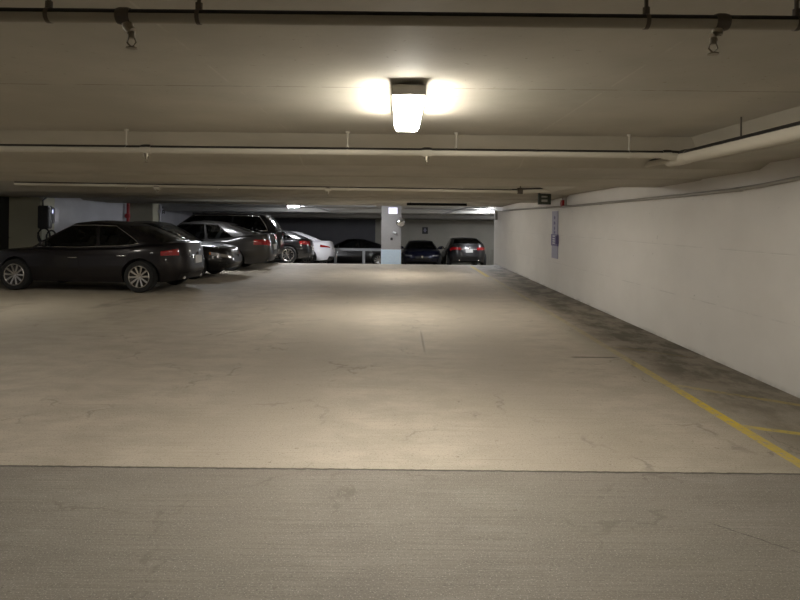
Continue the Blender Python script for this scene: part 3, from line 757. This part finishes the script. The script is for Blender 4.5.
        tl = P['tl']; patch('tail_light', R, [(s*tl[0], T(tl[1])), (s*tl[2], T(tl[3])), (s*tl[2], T(tl[4])), (s*tl[0], T(tl[5]))], M['red_lens'], .010, 14, 4, body_c=cR)
        patch('fog_light_trim', F, [(s*.62, T(.16)), (s*.93, T(.16)), (s*.93, T(.30)), (s*.70, T(.30))], M['black'], .004, 6, 3, body_c=cF)
        if P.get('exhaust', True):
            g = bmesh.new(); q = R(s*.55, T(.05)); tube(g, [(q.x+.12, q.y, q.z+.0), (q.x-.01, q.y, q.z)], .035, 14); obj('exhaust_tip', g, M['chrome'], root, smooth=60)
    g1 = P.get('grille', (.48, .30, .66)); patch('grille', F, [(-g1[0]*.8, T(g1[1])), (g1[0]*.8, T(g1[1])), (g1[0], T(g1[2])), (-g1[0], T(g1[2]))], M['black'], .004, 12, 4, body_c=cF)
    patch('lower_intake', F, [(-.55, T(.06)), (.55, T(.06)), (.48, T(.2)), (-.48, T(.2))], M['black'], .004, 12, 3, body_c=cF)
    if P.get('badge', True):
        q = F(0, T(g1[2]-.06)); g = bmesh.new(); tube(g, [(q.x-.01, 0, q.z), (q.x+.02, 0, q.z)], .05, 20); obj('front_emblem', g, M['chrome'], root, smooth=40)
    q = R(0, T(P.get('pz', .55)))
    g = bmesh.new(); box(g, q.x-.02, q.x+.03, -.16, .16, q.z-.08, q.z+.08, .003); obj('licence_plate', g, M['plate'], root)
    q = R(0, T(P.get('pz', .55)+.16)); g = bmesh.new(); tube(g, [(q.x+.03, 0, q.z), (q.x-.018, 0, q.z)], .045, 18); obj('rear_emblem', g, M['chrome'], root, smooth=40)
    g = bmesh.new(); box(g, q.x-.012, q.x+.05, -.35, .35, q.z-.065, q.z-.045, .002); obj('trunk_strip', g, M['chrome'], root)
    patch('rear_diffuser', R, [(-.75, T(.0)), (.75, T(.0)), (.7, T(.17)), (-.7, T(.17))], M['black'], .004, 12, 3, body_c=cR)
    # interior
    zi = interp(topt, lerp(xb0, xb1, .5))
    g = bmesh.new(); box(g, xb0+.25, xb1-.35, -wbt+.13, wbt-.13, zi-.03, zi+.012); obj('cabin_floor', g, M['cabin'], root)
    sm = M[P.get('seatm', 'seat')]
    sx = P.get('sx', lerp(xr0, xr1, .62))
    for s in (-1, 1):
        for xx, nm in ((sx, 'front_seat'), (lerp(xr0, sx, .22), 'rear_seat')):
            zt = min(H-.18, zi+.30)
            g = bmesh.new()
            prof = [(xx+.14, zi-.02), (xx+.02, zt-.12), (xx-.02, zt-.10), (xx-.10, zt-.12), (xx-.0, zi-.02)]
            A = [g.verts.new((x, s*.36-.22, z)) for x, z in prof]; B = [g.verts.new((x, s*.36+.22, z)) for x, z in prof]
            for k in range(5): g.faces.new((A[k], A[(k+1) % 5], B[(k+1) % 5], B[k]))
            g.faces.new(A); g.faces.new(B)
            box(g, xx-.11, xx-.0, s*.36-.12, s*.36+.12, zt-.10, zt+.07, .03)
            obj(nm, g, sm, root)
    g = bmesh.new(); pts = [(sx+.50+.06*math.sin(a), .36+.17*math.cos(a), zi+.05+.15*math.sin(a)) for a in [2*PI*i/18 for i in range(19)]]
    tube(g, pts, .014, 8); obj('steering_wheel', g, M['cabin'], root, smooth=60)
    # wheels
    first = None
    for wx in (fw, rw):
        for s in (-1, 1):
            if first is None:
                g = bmesh.new(); hw = .11
                lathe(g, [(wr*.68, -hw*.9), (wr*.74, -hw), (wr*.93, -hw), (wr*.985, -hw*.82), (wr, -hw*.6), (wr, hw*.6), (wr*.985, hw*.82), (wr*.93, hw), (wr*.74, hw), (wr*.68, hw*.9), (wr*.68, -hw*.9)], 44)
                wobj = obj('wheel', g, M['rubber'], root, smooth=40)
                g = bmesh.new(); r0 = wr*.70
                lathe(g, [(r0, -.02), (r0*1.0, -hw*.93), (r0*.95, -hw*.99), (r0*.91, -hw*.9), (r0*.88, -.02)], 44)
                lathe(g, [(.001, -hw*.72), (.045, -hw*.76), (.055, -hw*.6), (.055, -.02)], 20)
                ns = P.get('spokes', 10)
                for k in range(ns):
                    a = 2*PI*k/ns; 
                    d = Vector((math.cos(a), 0, math.sin(a))); tn = Vector((-math.sin(a), 0, math.cos(a)))
                    h0, h1 = .016, P.get('sw', .021)
                    ring1 = [d*.04+tn*h0+Vector((0, -hw*.70, 0)), d*.04-tn*h0+Vector((0, -hw*.70, 0)), d*.04-tn*h0+Vector((0, -hw*.45, 0)), d*.04+tn*h0+Vector((0, -hw*.45, 0))]
                    e = r0*.92
                    ring2 = [d*e+tn*h1+Vector((0, -hw*.90, 0)), d*e-tn*h1+Vector((0, -hw*.90, 0)), d*e-tn*h1*1.2+Vector((0, -hw*.5, 0)), d*e+tn*h1*1.2+Vector((0, -hw*.5, 0))]
                    A = [g.verts.new(p) for p in ring1]; B = [g.verts.new(p) for p in ring2]
                    for q in range(4): g.faces.new((A[q], A[(q+1) % 4], B[(q+1) % 4], B[q]))
                    g.faces.new(A); g.faces.new(B)
                rim = obj('rim', g, M[rim_m], wobj, smooth=35)
                g = bmesh.new(); lathe(g, [(.001, -.015), (wr*.66, -.015), (wr*.68, 0), (wr*.66, .02), (.001, .02)], 32); disc = obj('brake_disc', g, M['black'], wobj, smooth=40)
                first = wobj
                wobj.location = (wx, s*(hW-.13), wr)
                if s > 0: wobj.rotation_euler = (0, 0, PI)
            else:
                c = copy_tree(first, root); c.location = (wx, s*(hW-.13), wr); c.rotation_euler = (0, .5*wx, PI if s > 0 else 0)
    return root

PA = {}
PA['grey'] = paint('paint_dark_graphite', (.011, .009, .011), .4, .38)
PA['black'] = paint('paint_black', (.008, .008, .009), .1, .3)
PA['silver'] = paint('paint_mid_grey', (.05, .047, .045), .6, .32)
PA['suv'] = paint('paint_deep_black', (.006, .006, .007), .1, .3)
PA['white'] = paint('paint_white', (.72, .72, .76), 0, .35)
PA['blue'] = paint('paint_midnight_blue', (.004, .006, .022), .4, .3)
PA['bronze'] = paint('paint_dark_silver', (.03, .03, .032), .6, .3)

def sedan(L=4.58, W=1.80, H=1.45, deck=1.04, hood=.72, belt=.93, **k):
    h = L/2
    P = dict(L=L, W=W, H=H, fw=h-.92, rw=h-.92-2.70, wr=.325,
             top=[(-h, deck-.06), (-h+.18, deck), (-h+.75, deck-.01), (-h+1.3, belt+.04), (0, belt), (h-1.45, belt+.0), (h-1.1, belt-.02), (h-.5, lerp(hood, belt, .62)), (h-.12, hood+.04), (h, hood)],
             cab=(-h+.42, h-1.12, -h+1.42, h-2.02), cw=(.83, .60), win=(-.60, -.12, -.06, .90), n=3.9, bp=h-2.35,
             hl=(.62, .50, 1.10, .62, .74, .64), tl=(.50, .60, 1.09, .66, .84, .80))
    P.update(k); return P
GL = 'cars parked along the left bays'
# 1 nearest dark sedan, nose to the left wall
h180 = PI
make_car('sedan', 'dark graphite sedan nearest the camera, nose to the left wall, silver multi-spoke wheels', PA['grey'],
         sedan(glass='glass', seatm='seat', trim=.006, L=4.5, rw=4.5/2-.92-2.70, win=(-.70, -.12, -.06, .90), tl=(.74, .66, 1.10, .70, .80, .84)), loc=(-6.60, 13.2, 0), heading=PI-.085, group=GL)
# 2 black sedan facing the aisle
make_car('sedan', 'black sedan backed in beside the nearest sedan, headlights and amber marker facing the aisle', PA['black'],
         sedan(L=4.5, W=1.84, H=1.44, rw=-4.5/2+.80, deck=1.08, hood=.74, amber=True, hl=(.50, .52, 1.10, .66, .78, .66), grille=(.42, .28, .70)), loc=(-6.53, 16.05, 0), heading=-.03, group=GL)
# 3 grey sedan
make_car('sedan', 'mid grey sedan nose in between the black sedan and the black sport utility vehicle', PA['silver'],
         sedan(L=4.75, W=1.84, H=1.46, deck=1.10), loc=(-6.25, 18.7, 0), heading=PI, group=GL)
# 4 SUV
h = 4.9/2
make_car('sport_utility_vehicle', 'tall black sport utility vehicle with chrome window trim and roof rails, nose to the wall', PA['suv'],
         dict(L=4.9, W=1.93, H=1.76, fw=h-.9, rw=h-.9-2.93, wr=.37, sill=.27, hatch=True,
              top=[(-h, 1.13), (-h+.3, 1.16), (0, 1.12), (h-1.4, 1.12), (h-1.1, 1.10), (h-.5, 1.02), (h-.1, .90), (h, .86)],
              cab=(-h+.08, h-1.15, -h+.55, h-1.95), cw=(.87, .66), win=(-.90, -.20, -.16, .92), bp=.15, rg=.84, trim=.016, rails=True, rglass='glass_dark', glass='glass',
              hl=(.6, .58, 1.08, .64, .78, .76), tl=(.62, .66, 1.10, .70, .88, .88), grille=(.3, .45, .75), pz=.52), rim_m='alloy_dark', loc=(-6.6, 21.2, 0), heading=PI, group=GL)
# 5 dark hatch
h = 4.3/2
make_car('hatchback', 'small black hatchback with red tail lights between the tall black vehicle and the white car', PA['black'],
         dict(L=4.3, W=1.80, H=1.34, fw=h-.85, rw=h-.85-2.6, wr=.33, hatch=True,
              top=[(-h, .96), (-h+.3, 1.0), (0, .92), (h-1.4, .92), (h-1.1, .90), (h-.5, .84), (h-.1, .72), (h, .69)],
              cab=(-h+.12, h-1.1, -h+.9, h-1.9), cw=(.83, .60), win=(-.66, -.12, -.07, .90), bp=.05,
              hl=(.62, .55, 1.08, .62, .76, .72), tl=(.55, .66, 1.12, .72, .90, .88)), loc=(-5.6, 23.9, prof_z(23.9)), heading=PI, group=GL)
# 6 white
make_car('sedan', 'white sedan with red tail lights, farthest of the cars along the left bays', PA['white'],
         sedan(L=4.65, W=1.82, H=1.47, deck=1.06, tl=(.66, .62, 1.12, .68, .82, .68)), loc=(-5.2, 26.4, prof_z(26.4)), heading=PI-.02, group=GL)
GF = 'cars parked by the far wall'
# 7 blue car facing us
make_car('sports_coupe', 'low midnight blue car facing the camera beside the concrete column', PA['blue'],
         sedan(L=4.5, W=1.86, H=1.33, deck=.98, hood=.66, belt=.88, hl=(.56, .50, 1.05, .54, .66, .62), cw=(.84, .58), grille=(.4, .22, .5)), loc=(1.02, 29.4, prof_z(29.2)-.02), heading=-PI/2, group=GF)
# 8 car with its rear to us
make_car('sedan', 'dark silver sedan with its rear to the camera at the end of the right wall', PA['bronze'],
         sedan(L=4.7, W=1.86, H=1.42, deck=1.06, tl=(.42, .64, 1.09, .66, .80, .78), pz=.60), loc=(3.05, 29.2, prof_z(29.0)), heading=PI/2+.03, group=GF)
# 9 dark car behind rail
make_car('sedan', 'black sedan parked sideways behind the grey guard rail near the column', PA['black'],
         sedan(L=4.4, W=1.78, H=1.40), loc=(-2.45, 30.2, prof_z(30.2)), heading=PI-.0, group=GF)
# ramp tilt for cars on the slope
for o in C.objects:
    if o.parent is None and o.get('category') == 'car' and o.location.y > 22.5:
        e = o.rotation_euler.to_matrix(); r = Matrix.Rotation(-math.atan(.09), 3, 'X')
        o.rotation_euler = (r @ e).to_euler()

# ------------------------------------------------------------------ camera
cam = bpy.data.cameras.new('camera'); co = bpy.data.objects.new('camera', cam); C.objects.link(co)
cam.sensor_width = 36; cam.lens = 27; cam.shift_y = -78/800
co.location = (0, 0, 1.5)
co.rotation_euler = (Matrix.Rotation(PI/2, 3, 'X') @ Matrix.Rotation(math.radians(.6), 3, 'Z')).to_euler()
cam.clip_start = .05
sc.camera = co
